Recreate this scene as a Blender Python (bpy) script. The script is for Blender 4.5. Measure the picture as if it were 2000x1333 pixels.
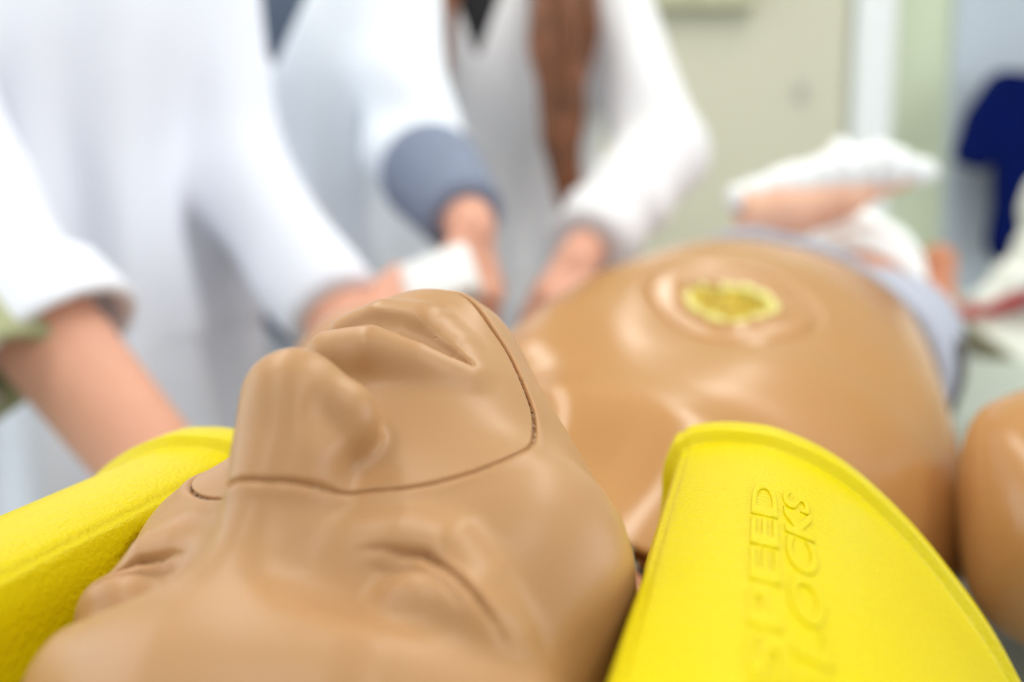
import bpy, bmesh, math, random
import numpy as np
from mathutils import Matrix, Vector
random.seed(4); np.random.seed(4)
scene = bpy.context.scene
COL = scene.collection
for o in list(bpy.data.objects): bpy.data.objects.remove(o)

# ------------------------------------------------------------------ camera
TOP = 0.80                       # height of the table top the manikin lies on
CAMZ = TOP + 0.245
FPX = 1750.0
PIT, ROLL = math.radians(9.0), math.radians(0.8)
_c, _s = math.cos(PIT), math.sin(PIT)
_r = np.array([1, 0, 0.]); _f = np.array([0, _c, -_s]); _d = np.array([0, -_s, -_c])
_r2 = math.cos(ROLL) * _r + math.sin(ROLL) * _d
_d2 = -math.sin(ROLL) * _r + math.cos(ROLL) * _d
CAMR = np.stack([_r2, _d2, _f], 1)          # columns: right, down, forward
CAMP = np.array([0, 0, CAMZ])
cam = bpy.data.cameras.new('camera'); camo = bpy.data.objects.new('camera', cam); COL.objects.link(camo)
cam.sensor_width = 36.0; cam.lens = FPX / 2000 * 36
cam.clip_start = 0.01; cam.clip_end = 50
m4 = Matrix.Identity(4)
for i in range(3):
    m4[i][0] = CAMR[i, 0]; m4[i][1] = -CAMR[i, 1]; m4[i][2] = -CAMR[i, 2]; m4[i][3] = CAMP[i]
camo.matrix_world = m4
cam.dof.use_dof = True; cam.dof.focus_distance = 0.245; cam.dof.aperture_fstop = 4.2
scene.camera = camo

# ------------------------------------------------------------------ light and exposure
scene.view_settings.view_transform = 'Standard'; scene.view_settings.look = 'None'
scene.view_settings.gamma = 1; scene.view_settings.use_curve_mapping = False
scene.view_settings.exposure = -0.02
w = bpy.data.worlds.new('world'); scene.world = w; w.use_nodes = True
w.node_tree.nodes['Background'].inputs[0].default_value = (0.84, 0.91, 1.0, 1)
w.node_tree.nodes['Background'].inputs[1].default_value = 0.64

def area(name, loc, rot, sx, sy, power, col):
    l = bpy.data.lights.new(name, 'AREA'); l.shape = 'RECTANGLE'; l.size = sx; l.size_y = sy
    l.energy = power; l.color = col
    o = bpy.data.objects.new(name, l); COL.objects.link(o); o.location = loc; o.rotation_euler = rot
    return o
LAMPS = [(-0.9, 0.9), (0.9, 0.9), (-0.9, 2.1), (0.9, 2.1), (-0.9, -0.8), (0.9, -0.8)]
for i, (x, y) in enumerate(LAMPS):
    area('ceiling_lamp_light', (x, y, 2.70), (0, 0, 0), 0.28, 1.15, 9 if y < 0 else (8 if y < 1.8 else 4.5), (1.0, 0.95, 0.86))
area('window_daylight', (-2.3, 0.6, 1.7), (0, math.radians(-90), 0), 1.6, 2.4, 5, (0.80, 0.9, 1.0))

area('window_daylight_right', (2.9, .35, 1.55), (0, math.radians(90), 0), 1.6, 2.4, 18, (0.88, 0.94, 1.0))  # unseen source added for the gloss and bright edges facing right

# ------------------------------------------------------------------ helpers
def srgb(r, g, b):
    f = lambda c: ((c / 255 + 0.055) / 1.055) ** 2.4 if c > 10 else c / 255 / 12.92
    return (f(r), f(g), f(b), 1)

MATS = {}
def mat(name, col, rough=0.5, noise=0.0, nscale=40, bump=0.0, bscale=200, sss=0.0, sssr=(1, .5, .25), sscale=0.004, metal=0, spec=0.5, sheen=0, coat=0, trans=0):
    m = bpy.data.materials.new(name); m.use_nodes = True
    nt = m.node_tree; p = nt.nodes['Principled BSDF']
    p.inputs['Roughness'].default_value = rough; p.inputs['Metallic'].default_value = metal
    p.inputs['Specular IOR Level'].default_value = spec
    p.inputs['Base Color'].default_value = col
    if sheen: p.inputs['Sheen Weight'].default_value = sheen
    if coat: p.inputs['Coat Weight'].default_value = coat
    if sss:
        p.inputs['Subsurface Weight'].default_value = sss
        p.inputs['Subsurface Radius'].default_value = sssr
        p.inputs['Subsurface Scale'].default_value = sscale
    tc = nt.nodes.new('ShaderNodeTexCoord')
    if noise:
        n = nt.nodes.new('ShaderNodeTexNoise'); n.inputs['Scale'].default_value = nscale; n.inputs['Detail'].default_value = 4
        nt.links.new(tc.outputs['Object'], n.inputs['Vector'])
        mx = nt.nodes.new('ShaderNodeMix'); mx.data_type = 'RGBA'
        mx.inputs[6].default_value = tuple(c * (1 - noise) for c in col[:3]) + (1,)
        mx.inputs[7].default_value = tuple(min(1, c * (1 + noise)) for c in col[:3]) + (1,)
        nt.links.new(n.outputs['Fac'], mx.inputs[0]); nt.links.new(mx.outputs[2], p.inputs['Base Color'])
    if bump:
        n2 = nt.nodes.new('ShaderNodeTexNoise'); n2.inputs['Scale'].default_value = bscale; n2.inputs['Detail'].default_value = 3
        nt.links.new(tc.outputs['Object'], n2.inputs['Vector'])
        b = nt.nodes.new('ShaderNodeBump'); b.inputs['Strength'].default_value = bump; b.inputs['Distance'].default_value = 0.001
        nt.links.new(n2.outputs['Fac'], b.inputs['Height']); nt.links.new(b.outputs['Normal'], p.inputs['Normal'])
    MATS[name] = m
    return m

def link(o, parent=None):
    COL.objects.link(o)
    if parent is not None:
        o.parent = parent
        o.matrix_parent_inverse = parent.matrix_basis.inverted()
    return o

def mesh_np(name, V, Q, m=None, parent=None, smooth=True, T=None):
    """V (n,3) world, Q (k,4) quads, T (j,3) triangles"""
    me = bpy.data.meshes.new(name)
    T = np.zeros((0, 3), int) if T is None else np.asarray(T, int).reshape(-1, 3)
    Q = np.zeros((0, 4), int) if Q is None else np.asarray(Q, int).reshape(-1, 4)
    me.vertices.add(len(V)); me.vertices.foreach_set('co', np.asarray(V, np.float32).ravel())
    li = np.concatenate([Q.ravel(), T.ravel()]).astype(np.int32)
    me.loops.add(len(li)); me.loops.foreach_set('vertex_index', li)
    st = np.concatenate([np.arange(len(Q)) * 4, len(Q) * 4 + np.arange(len(T)) * 3]).astype(np.int32)
    me.polygons.add(len(st)); me.polygons.foreach_set('loop_start', st)
    me.update(calc_edges=True); me.validate()
    me.polygons.foreach_set('use_smooth', np.full(len(me.polygons), smooth))
    o = bpy.data.objects.new(name, me)
    if m: me.materials.append(m)
    return link(o, parent)

def obj_bm(name, bm, m=None, parent=None, smooth=False):
    me = bpy.data.meshes.new(name); bm.normal_update(); bm.to_mesh(me); bm.free()
    me.polygons.foreach_set('use_smooth', np.full(len(me.polygons), smooth))
    o = bpy.data.objects.new(name, me)
    if m: me.materials.append(m)
    return link(o, parent)

def box_bm(bm, c, s, rz=0.0, bev=0.0):
    r = bmesh.ops.create_cube(bm, size=1.0)
    vs = r['verts']
    bmesh.ops.scale(bm, vec=s, verts=vs)
    if bev:
        es = list({e for v in vs for e in v.link_edges})
        g = bmesh.ops.bevel(bm, geom=es, offset=bev, segments=3, affect='EDGES', profile=0.5)
        vs = list({v for f in g['faces'] for v in f.verts} | {v for v in vs if v.is_valid})
    if rz: bmesh.ops.rotate(bm, cent=(0, 0, 0), matrix=Matrix.Rotation(rz, 3, 'Z'), verts=vs)
    bmesh.ops.translate(bm, vec=c, verts=vs)

def box(name, c, s, m, parent=None, rz=0.0, bev=0.0):
    bm = bmesh.new(); box_bm(bm, c, s, rz, bev)
    return obj_bm(name, bm, m, parent)

def tag(o, label=None, cat=None, group=None, kind=None):
    if label: o['label'] = label
    if cat: o['category'] = cat
    if group: o['group'] = group
    if kind: o['kind'] = kind
    return o

def empty(name, loc, label=None, cat=None, group=None):
    o = bpy.data.objects.new(name, None); COL.objects.link(o); o.location = loc
    o.empty_display_size = 0.05
    bpy.context.view_layer.update()
    return tag(o, label, cat, group)

# ---- signed distance modelling (vectorised) and surface nets
def smin(a, b, k):
    h = np.maximum(k - np.abs(a - b), 0) / k
    return np.minimum(a, b) - h * h * k * 0.25
def smax(a, b, k): return -smin(-a, -b, k)
def sph(P, c, r): return np.linalg.norm(P - np.asarray(c, float), axis=1) - r
def ell(P, c, r):
    q = (P - np.asarray(c, float)); r = np.asarray(r, float)
    k0 = np.linalg.norm(q / r, axis=1); k1 = np.linalg.norm(q / (r * r), axis=1)
    return k0 * (k0 - 1) / np.maximum(k1, 1e-9)
def cap(P, a, b, ra, rb=None):
    rb = ra if rb is None else rb
    a = np.asarray(a, float); b = np.asarray(b, float); ab = b - a
    t = np.clip((P - a) @ ab / max(ab @ ab, 1e-12), 0, 1)
    return np.linalg.norm(P - a - t[:, None] * ab, axis=1) - (ra + (rb - ra) * t)
def chain(P, pts, rs, k=0.0):
    d = None
    for i in range(len(pts) - 1):
        e = cap(P, pts[i], pts[i + 1], rs[i], rs[i + 1])
        d = e if d is None else (smin(d, e, k) if k else np.minimum(d, e))
    return d

def ev(f, P, ch=400000):
    out = np.empty(len(P))
    for i in range(0, len(P), ch): out[i:i + ch] = f(P[i:i + ch])
    return out

def nets(f, lo, hi, h, newton=1, margin=1.6):
    lo = np.asarray(lo, float); hi = np.asarray(hi, float)
    C = 4
    nc = np.maximum(np.ceil((hi - lo) / (h * C)).astype(int), 1)
    H = h * C
    cc = np.stack(np.meshgrid(*[lo[i] + (np.arange(nc[i]) + .5) * H for i in range(3)], indexing='ij'), -1).reshape(-1, 3)
    dc = ev(f, cc).reshape(nc)
    act = np.abs(dc) < H * margin
    n = nc * C + 1
    up = lambda a: np.repeat(np.repeat(np.repeat(a, C, 0), C, 1), C, 2)
    val = np.full(n, 1.0); s = up(np.where(dc < 0, -1.0, 1.0)) * H
    val[:-1, :-1, :-1] = s
    val[-1] = val[-2]; val[:, -1] = val[:, -2]; val[:, :, -1] = val[:, :, -2]
    a = up(act); msk = np.zeros(n, bool)
    for dx in (0, 1):
        for dy in (0, 1):
            for dz in (0, 1):
                msk[dx:n[0] - 1 + dx, dy:n[1] - 1 + dy, dz:n[2] - 1 + dz] |= a
    idx = np.argwhere(msk)
    val[msk] = ev(f, lo + idx * h)
    for ax in range(3):   # close at the box
        sl = [slice(None)] * 3
        for e in (0, -1):
            sl[ax] = e; v = val[tuple(sl)]; val[tuple(sl)] = np.maximum(v, h * .5)
    ins = val < 0
    cnt = np.zeros(n - 1, np.int8)
    for dx in (0, 1):
        for dy in (0, 1):
            for dz in (0, 1):
                cnt += ins[dx:n[0] - 1 + dx, dy:n[1] - 1 + dy, dz:n[2] - 1 + dz]
    cells = np.argwhere((cnt > 0) & (cnt < 8))
    cid = np.full(n - 1, -1, np.int64); cid[tuple(cells.T)] = np.arange(len(cells))
    acc = np.zeros((len(cells), 3)); num = np.zeros(len(cells))
    corners = [(i, j, k) for i in (0, 1) for j in (0, 1) for k in (0, 1)]
    for c0 in corners:
        for ax in range(3):
            if c0[ax]: continue
            c1 = list(c0); c1[ax] = 1
            v0 = val[tuple((cells + c0).T)]; v1 = val[tuple((cells + c1).T)]
            x = (v0 < 0) != (v1 < 0)
            t = np.where(x, v0 / np.where(x, v0 - v1, 1), 0)
            p = np.zeros((len(cells), 3)) + c0; p[:, ax] += t
            acc += np.where(x[:, None], p, 0); num += x
    V = lo + (cells + acc / num[:, None]) * h
    quads = []
    for ax in range(3):
        b, c = (ax + 1) % 3, (ax + 2) % 3
        s0 = [slice(None)] * 3; s1 = [slice(None)] * 3
        s0[ax] = slice(0, -1); s1[ax] = slice(1, None)
        x = ins[tuple(s0)] != ins[tuple(s1)]
        e = np.argwhere(x)
        e = e[(e[:, b] > 0) & (e[:, c] > 0) & (e[:, b] < n[b] - 1) & (e[:, c] < n[c] - 1)]
        fl = ins[tuple(e.T)]
        def cell(db, dc_):
            q = e.copy(); q[:, b] += db; q[:, c] += dc_; return cid[tuple(q.T)]
        q = np.stack([cell(-1, -1), cell(0, -1), cell(0, 0), cell(-1, 0)], 1)
        q[~fl] = q[~fl][:, ::-1]
        quads.append(q)
    Q = np.concatenate(quads)
    for _ in range(newton): V = newt(f, V, h)
    return V, Q

def newt(f, V, h):
    e = h * .15
    d0 = ev(f, V); g = np.empty_like(V)
    for i in range(3):
        D = np.zeros(3); D[i] = e
        g[:, i] = (ev(f, V + D) - ev(f, V - D)) / (2 * e)
    st = d0[:, None] * g / np.maximum((g * g).sum(1), .2)[:, None]
    l = np.linalg.norm(st, axis=1, keepdims=True)
    return V - st * np.minimum(1, .6 * h / np.maximum(l, 1e-12))

def interp(x, xs, ys):
    """smooth (monotone-ish cubic hermite) interpolation"""
    xs = np.asarray(xs, float); ys = np.asarray(ys, float)
    m = np.gradient(ys, xs)
    x = np.clip(x, xs[0], xs[-1]); i = np.clip(np.searchsorted(xs, x) - 1, 0, len(xs) - 2)
    h = xs[i + 1] - xs[i]; t = (x - xs[i]) / h
    return ((2 * t**3 - 3 * t**2 + 1) * ys[i] + (t**3 - 2 * t**2 + t) * h * m[i]
            + (-2 * t**3 + 3 * t**2) * ys[i + 1] + (t**3 - t**2) * h * m[i + 1])

# ------------------------------------------------------------------ materials
SKIN = mat('tan_vinyl', srgb(181, 138, 95), rough=.37, noise=.06, nscale=22, bump=.05, bscale=900, sss=.25, sssr=(1, .45, .2), sscale=.006, spec=.32)
PALE = mat('pale_vinyl', srgb(184, 134, 80), rough=.24, noise=.04, nscale=12, sss=.25, sssr=(1, .5, .3), sscale=.006, spec=.5)
YEL = mat('yellow_foam_skin', srgb(218, 199, 0), rough=.36, bump=.5, bscale=650, spec=.15)
HUMAN = mat('skin', srgb(232, 172, 145), rough=.5, noise=.06, nscale=30, sss=.2, sscale=.008)
COAT = mat('white_cotton', srgb(236, 239, 250), rough=.85, bump=.1, bscale=300, spec=.2)
def pits(m, scale=95, size=.055, depth=.35):
    """sparse pin-sized moulding pits in the vinyl"""
    nt = m.node_tree; p = nt.nodes['Principled BSDF']
    tc = nt.nodes.new('ShaderNodeTexCoord'); v = nt.nodes.new('ShaderNodeTexVoronoi'); v.inputs['Scale'].default_value = scale
    nt.links.new(tc.outputs['Object'], v.inputs['Vector'])
    r = nt.nodes.new('ShaderNodeMapRange'); r.inputs['From Min'].default_value = size * .4; r.inputs['From Max'].default_value = size
    nt.links.new(v.outputs['Distance'], r.inputs['Value'])
    b = nt.nodes.new('ShaderNodeBump'); b.inputs['Strength'].default_value = depth; b.inputs['Distance'].default_value = .0006
    old = p.inputs['Normal'].links[0].from_socket if p.inputs['Normal'].links else None
    nt.links.new(r.outputs['Result'], b.inputs['Height'])
    if old: nt.links.new(old, b.inputs['Normal'])
    nt.links.new(b.outputs['Normal'], p.inputs['Normal'])
pits(SKIN)
WALLM = mat('cream_paint', srgb(214, 210, 188), rough=.7, noise=.02, nscale=3)
GREENW = mat('pale_green_paint', srgb(214, 224, 196), rough=.7, noise=.02, nscale=3)
WHITE = mat('white_paint', srgb(240, 243, 246), rough=.5)
METAL = mat('dark_metal', srgb(70, 68, 62), rough=.35, metal=1)
STEEL = mat('steel', srgb(180, 178, 170), rough=.3, metal=1)

# ------------------------------------------------------------------ room
FLOORM = mat('floor_vinyl', srgb(176, 182, 176), rough=.45, noise=.05, nscale=6)
CEILM = mat('ceiling_paint', srgb(240, 240, 236), rough=.8)
LAMPM = bpy.data.materials.new('lamp_diffuser'); LAMPM.use_nodes = True
_p = LAMPM.node_tree.nodes['Principled BSDF']; _p.inputs['Emission Color'].default_value = (1, .96, .9, 1); _p.inputs['Emission Strength'].default_value = 4
YB = 3.3                                                   # back wall
tag(box('floor', (0.3, 1.1, -0.05), (5.4, 4.6, 0.1), FLOORM), kind='structure')
tag(box('ceiling', (0.3, 1.1, 2.81), (5.4, 4.6, 0.1), CEILM), kind='structure')
tag(box('wall_back', (0.3, YB + .06, 1.38), (5.4, 0.12, 2.76), GREENW), kind='structure')
tag(box('wall_right', (3.06, 1.1, 1.38), (0.12, 4.6, 2.76), WALLM), kind='structure')
tag(box('wall_left', (-2.46, 1.1, 1.38), (0.12, 4.6, 2.76), GREENW), kind='structure')
GLASSM = bpy.data.materials.new('bright_window_glass'); GLASSM.use_nodes = True
_p = GLASSM.node_tree.nodes['Principled BSDF']; _p.inputs['Emission Color'].default_value = (.86, .93, 1, 1); _p.inputs['Emission Strength'].default_value = 1.5
for k, (x, y, hy, sx) in enumerate(((-2.395, .6, 1.25, 1), (2.995, .35, 1.25, -1))):     # unseen glowing panes; the right one is added to house the side light
    wn = box('window_%d' % (k + 1), (x - sx * .002, y, 1.7 - .15 * k), (.012, hy * 2, 1.64 if k == 0 else 1.64), GLASSM); tag(wn, kind='structure')
    hz = .82; zm = 1.7 - .15 * k
    for c, s_ in (((x, y, zm + hz + .03), (.05, hy * 2 + .12, .06)), ((x, y, zm - hz - .03), (.05, hy * 2 + .12, .06)), ((x, y - hy - .03, zm), (.05, .06, hz * 2)), ((x, y + hy + .03, zm), (.05, .06, hz * 2)), ((x, y, zm), (.04, .05, hz * 2))):
        box('window_frame', c, s_, WHITE, wn, 0, .003)

# ------------------------------------------------------------------ manikin
# head: modelled in its own frame in millimetres (x its right, y out of the face, z to the crown)
HR = np.array([[0.91951, -0.28328, -0.27248], [-0.11055, -0.85162, 0.51236], [-0.3772, -0.441, -0.81439]])
HT = np.array([-33.1, 113.94, 224.13])
HM = CAMR @ HR; HC = CAMP + CAMR @ HT / 1000
def head2w(V): return HC + (V / 1000) @ HM.T

def nose_sdf(P):
    N_ = np.stack([np.abs(P[:, 0] - 1.5), P[:, 1], P[:, 2]], 1)
    no = chain(N_, [(0, 79, 4), (0, 87, -12), (0, 98, -33)], [7, 8, 11])
    no = smin(no, chain(N_, [(4, 80, -12), (6, 90, -26)], [7, 7]), 9)
    no = smin(no, cap(N_, (0, 97.5, -33), (8.4, 91.2, -34.8), 8.6, 7.2), 8)
    no = smax(no, -sph(N_, (16.4, 98.2, -24.8), 4.2), 6)
    return smin(no, ell(N_, (10.4, 90.6, -34.6), (7.4, 8.0, 7.0)), 3.5)

def head_sdf(P, detail=True):
    M_ = np.stack([np.abs(P[:, 0]), P[:, 1], P[:, 2]], 1)   # mirrored
    d = ell(M_, (0, -10, 30), (67, 90, 84))
    d = smin(d, ell(M_, (0, 18, -38), (58.5, 62, 80)), 34)
    d = smin(d, chain(M_, [(0, 65, 22), (30, 63, 22), (53, 47, 16)], [20, 17, 13.5]), 14)       # brow
    d = smin(d, sph(M_, (42, 46, -32), 26), 22)                                              # cheek
    d = smin(d, ell(M_, (0, 59, -74), (36, 32, 34)), 22)                                     # muzzle
    d = smin(d, ell(M_, (0, 66, -101), (24, 22, 18)), 18)                                    # chin
    d = smax(d, -ell(M_, (37, 88, 3), (24, 17, 12)), 8)                                     # eye hollow
    d = smin(d, ell(M_, (40, 57, 2), (17, 19, 11)), 4)                                       # closed upper lid
    d = smin(d, chain(M_, [(24, 70, -11.5), (32, 71.5, -12.5), (40, 71.3, -11), (47, 66, -7), (51, 58, -3)], [4, 5, 5, 4, 2.5]), 7)     # lower lid
    d = smin(d, nose_sdf(P), 7)
    d = smax(d, -ell(M_, (0, 100, -57), (5, 6, 9)), 7)                                       # philtrum
    # mouth
    ul = chain(M_, [(0, 92, -63.5), (6, 92, -63), (16, 87, -64), (28, 78.5, -66)], [7, 7, 5.5, 2.6])
    ll = chain(M_, [(0, 86.5, -82.5), (10, 85, -82), (19, 79.8, -77.5), (28, 76, -70.5)], [10, 9.3, 6.3, 2.4])
    d = smin(d, ul, 6); d = smin(d, ll, 5)
    d = smax(d, -chain(M_, [(0, 98, -73.2), (9, 96.2, -72.8), (18, 90.5, -71.2), (24, 85, -69.7), (29, 80.3, -68.4)], [6.6, 6.3, 4.6, 2.7, .5]), 1.6)
    if detail:
        front = M_[:, 1] > 45
        for ln, dep, sg_ in (([(22.5, -6), (28, -7), (38, -6), (46, -1.5), (51, 2), (56, 6)], 1.75, .75), ([(25, -3.2), (36, -2.4), (43.5, 1.2), (49, 5)], 1.0, .8)):
            ds = np.full(len(P), 50.0)
            F2 = M_[front]
            for (x0, z0), (x1, z1) in zip(ln[:-1], ln[1:]):
                t = np.clip(((F2[:, 0] - x0) * (x1 - x0) + (F2[:, 2] - z0) * (z1 - z0)) / ((x1 - x0) ** 2 + (z1 - z0) ** 2), 0, 1)
                ds[front] = np.minimum(ds[front], np.hypot(F2[:, 0] - x0 - t * (x1 - x0), F2[:, 2] - z0 - t * (z1 - z0)))
            end = np.clip((M_[:, 0] - ln[0][0] + 1) / 15, 0, 1) * np.clip((ln[-1][0] + 1 - M_[:, 0]) / 6, 0, 1)
            d = d + dep * np.exp(-(ds / sg_) ** 2) * end
    return d

# seam of the removable face piece, outline in the (x, z) plane of the face
SEAM3 = np.array([(0, 94.5, -8.6), (5, 93.5, -8.8), (9, 92, -10.5), (13, 86, -14.5), (17.5, 80, -20.6), (22, 78, -22.7), (28, 78, -24), (35, 77, -27), (42, 76, -32), (46.5, 74, -39), (48, 70, -48), (45.5, 67, -59), (42, 66, -69), (37.5, 68, -77), (32, 73, -87), (25, 79, -95), (14, 82, -105), (0, 82, -111)], float)
SC = 115.0
SEAM = np.stack([SEAM3[:, 0], SEAM3[:, 2] + 50], 1) * SC / (SEAM3[:, 1:2] + 40)
def poly_sd(x, z, poly):
    """signed distance to a closed polygon, negative inside"""
    d = np.full(len(x), 1e9); ins = np.zeros(len(x), bool)
    n = len(poly)
    for i in range(n):
        ax_, az = poly[i]; bx, bz = poly[(i + 1) % n]
        ex, ez = bx - ax_, bz - az
        t = np.clip(((x - ax_) * ex + (z - az) * ez) / (ex * ex + ez * ez), 0, 1)
        d = np.minimum(d, np.hypot(x - ax_ - t * ex, z - az - t * ez))
        c = ((az > z) != (bz > z)) & (x < (bx - ax_) * (z - az) / (bz - az + 1e-12) + ax_)
        ins ^= c
    return np.where(ins, -d, d)
def smooth_closed(pts, n=10):
    out = []
    N = len(pts)
    for i in range(N):
        p0, p1, p2, p3 = pts[i - 1], pts[i], pts[(i + 1) % N], pts[(i + 2) % N]
        for t in np.arange(n) / n:
            out.append(.5 * ((2 * p1) + (-p0 + p2) * t + (2 * p0 - 5 * p1 + 4 * p2 - p3) * t**2 + (-p0 + 3 * p1 - 3 * p2 + p3) * t**3))
    return np.array(out)
_sp = np.concatenate([SEAM, (SEAM * [-1, 1])[-2:0:-1]])
SEAMP = smooth_closed(_sp, 5)
def seam_s(P):
    q = np.maximum(P[:, 1] + 40, 10)
    s = poly_sd(P[:, 0] * SC / q, (P[:, 2] + 50) * SC / q, SEAMP) * q / SC
    return np.where(P[:, 1] > 20, s, 60)
def head_full(P):
    d = head_sdf(P); s = seam_s(P)
    d = d + 1.5 * np.exp(-(s / .52) ** 2)
    return d + .45 * np.exp(-((s - 2.0) / 1.8) ** 2) * -1      # slightly raised lip along the shell's edge

def refine(V, Q, near, f, h, times=4):
    bm = bmesh.new()
    vs = [bm.verts.new(v) for v in V]
    for q in Q: bm.faces.new([vs[i] for i in q])
    for _ in range(times):
        co = np.array([v.co for v in bm.verts]); bm.verts.index_update()
        nr = near(co, _)
        es = [e for e in bm.edges if nr[e.verts[0].index] and nr[e.verts[1].index]]
        bmesh.ops.subdivide_edges(bm, edges=es, cuts=1, use_grid_fill=True)
    co = np.array([v.co for v in bm.verts])
    for _ in range(4): co = newt(f, co, h * .7)
    bmesh.ops.triangulate(bm, faces=[fc for fc in bm.faces if len(fc.verts) > 4])
    bm.verts.index_update()
    T = np.array([[v.index for v in fc.verts] for fc in bm.faces if len(fc.verts) == 3], int).reshape(-1, 3)
    Q2 = np.array([[v.index for v in fc.verts] for fc in bm.faces if len(fc.verts) == 4], int).reshape(-1, 4)
    bm.free()
    return co, Q2, T

# body frame: origin at the base of the neck on the table, ub to its right, bb towards the feet
BYAW = math.radians(27)
BU = np.array([math.cos(BYAW), -math.sin(BYAW), 0]); BB = np.array([math.sin(BYAW), math.cos(BYAW), 0]); BW = np.array([0, 0, 1.])
BN = np.array([0.045, 0.40, TOP])
def b2w(V):
    V = np.atleast_2d(V).copy(); V[:, 2] -= np.clip(V[:, 0], -.16, .16) * V[:, 2] * 1.0      # rolled a little to its right
    return BN + V[:, :1] * BU + V[:, 1:2] * BB + V[:, 2:3] * BW

manikin = empty('training_manikin', (BN[0], BN[1], TOP), 'tan vinyl training manikin lying face up on the table between yellow blocks', 'manikin')

def build_head():
    V, Q = nets(head_full, (-80, -110, -128), (80, 122, 122), 1.3, newton=1)
    def near(co, k):
        s = np.abs(seam_s(co)); r = [3.2, 1.9, 1.1, .7][k]
        m = np.abs(co[:, 0])
        lips = (co[:, 1] > 70) & (np.abs(co[:, 2] + 71) < (6 if k == 0 else 3)) & (m < 28)
        eye = (co[:, 1] > 55) & (m > 14) & (m < 54) & (co[:, 2] > -18) & (co[:, 2] < 6)
        return (s < r) | (lips & (k < 2)) | (eye & (k < 2))
    V, Q, T = refine(V, Q, near, head_full, 1.0)
    sv = seam_s(V)
    def split(F): return sv[F].mean(1) < 0
    W = head2w(V); W[:, 2] = np.maximum(W[:, 2], TOP + .0005)      # the back of the head lies flat on the pad
    def part(name, fq, ft):
        used = np.unique(np.concatenate([Q[fq].ravel(), T[ft].ravel()])); mp = np.full(len(V), -1); mp[used] = np.arange(len(used))
        return mesh_np(name, W[used], mp[Q[fq]], SKIN, manikin, T=mp[T[ft]])
    iq, it = split(Q), split(T)
    part('head', ~iq, ~it)
    part('face_plate', iq, it)
build_head()

# torso: rings along the body
TV = [-.020, -.012, .01, .04, .07, .11, .17, .24, .31, .38, .44, .50, .56, .60]
THW = [.055, .057, .064, .092, .128, .147, .150, .146, .138, .130, .121, .121, .122, .122]
TT = [.124, .127, .137, .148, .152, .157, .164, .184, .200, .205, .202, .194, .178, .165]
TZ = [.060, .060, .062, .062, .062, .064, .068, .072, .078, .084, .086, .084, .078, .074]
WV, WU = .200, .004                                        # centre of the abdominal opening
def torso_pt(v, th):
    hw, t, zc = interp(v, TV, THW), interp(v, TV, TT), interp(v, TV, TZ)
    n = 2.35
    c, s = np.cos(th), np.sin(th)
    x = hw * np.sign(c) * np.abs(c) ** (2 / n)
    z = zc + np.where(s > 0, (t - zc), zc - .004) * np.sign(s) * np.abs(s) ** (2 / n)
    up = np.clip(s, 0, 1)
    g = lambda u0, v0, su, sv: np.exp(-((x - u0) / su) ** 2 - ((v - v0) / sv) ** 2)
    dz = np.zeros_like(x)
    for sg in (-1, 1):
        for k in range(6):                                  # collar bone
            dz += .0030 * g(sg * (.022 + .019 * k), .018 + .0075 * k, .022, .015)
        dz += .020 * g(-.085, .17, .065, .10) if sg < 0 else .008 * g(.07, .16, .055, .07)           # chest muscle
        dz -= .005 * g(sg * .075, .055, .03, .018)
        dz += .006 * g(sg * .10, .47, .03, .06)             # hip bone
    dz -= .006 * g(0, .006, .02, .016)
    dz -= .003 * g(0, .14, .03, .06)
    r = np.hypot((x - WU) / .054, (v - WV - .008) / .062)
    dz -= .0032 * np.exp(-((r - 1) / .05) ** 2)             # edge of the inset plate
    a = np.arctan2(v - WV, x - WU)
    rh = np.hypot(x - WU, v - WV) / (.026 + .0018 * np.sin(3 * a) + .0012 * np.sin(5 * a + 1))
    dz += .004 * np.exp(-((rh - 1.12) / .16) ** 2)
    dz -= .009 / (1 + np.exp((rh - .95) / .035))
    return x, z + dz * np.clip(up * 2, 0, 1)
def build_torso():
    vs = np.concatenate([np.linspace(-.020, .15, 70)[:-1], np.linspace(.15, .32, 130)[:-1], np.linspace(.32, .60, 60)])
    th = np.concatenate([np.linspace(-math.pi / 2 - math.pi / 2, 0, 30)[:-1], np.linspace(0, math.pi, 260)[:-1]])
    # finer near the top
    A, B = np.meshgrid(vs, th, indexing='ij')
    x, z = torso_pt(A.ravel(), B.ravel())
    tongue = (1 - np.clip(x / .058, -1, 1) ** 2) * np.clip((.025 - A.ravel()) / .045, 0, 1) * np.clip((z - .05) / .06, 0, 1)
    V = np.stack([x, A.ravel() - .030 * tongue, z - .012 * tongue], 1); n, m_ = len(vs), len(th)
    # rounded neck edge: pull an inner lip
    I = np.arange(n)[:, None] * m_; J = np.arange(m_)
    Q = np.stack([I[:-1] + J, I[:-1] + (J + 1) % m_, I[1:] + (J + 1) % m_, I[1:] + J], -1).reshape(-1, 4)
    V = V.reshape(n, m_, 3)
    rings = [V]; c0 = V[0].mean(0)
    extra = []
    for s, dv in ((.97, -.004), (.90, -.005), (.82, -.002), (.78, .01)):
        R = c0 + (V[0] - c0) * s; R[:, 1] += dv; extra.append(R)
    c1 = V[-1].mean(0)
    V2 = np.concatenate([np.array(extra[::-1]), V, (c1 + (V[-1] - c1) * .5)[None], np.repeat(c1[None], m_, 0)[None]])
    n = len(V2); I = np.arange(n)[:, None] * m_
    Q = np.stack([I[:-1] + J, I[:-1] + (J + 1) % m_, I[1:] + (J + 1) % m_, I[1:] + J], -1).reshape(-1, 4)
    mesh_np('torso', b2w(V2.reshape(-1, 3)), Q[:, ::-1], PALE, manikin)
build_torso()

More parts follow.
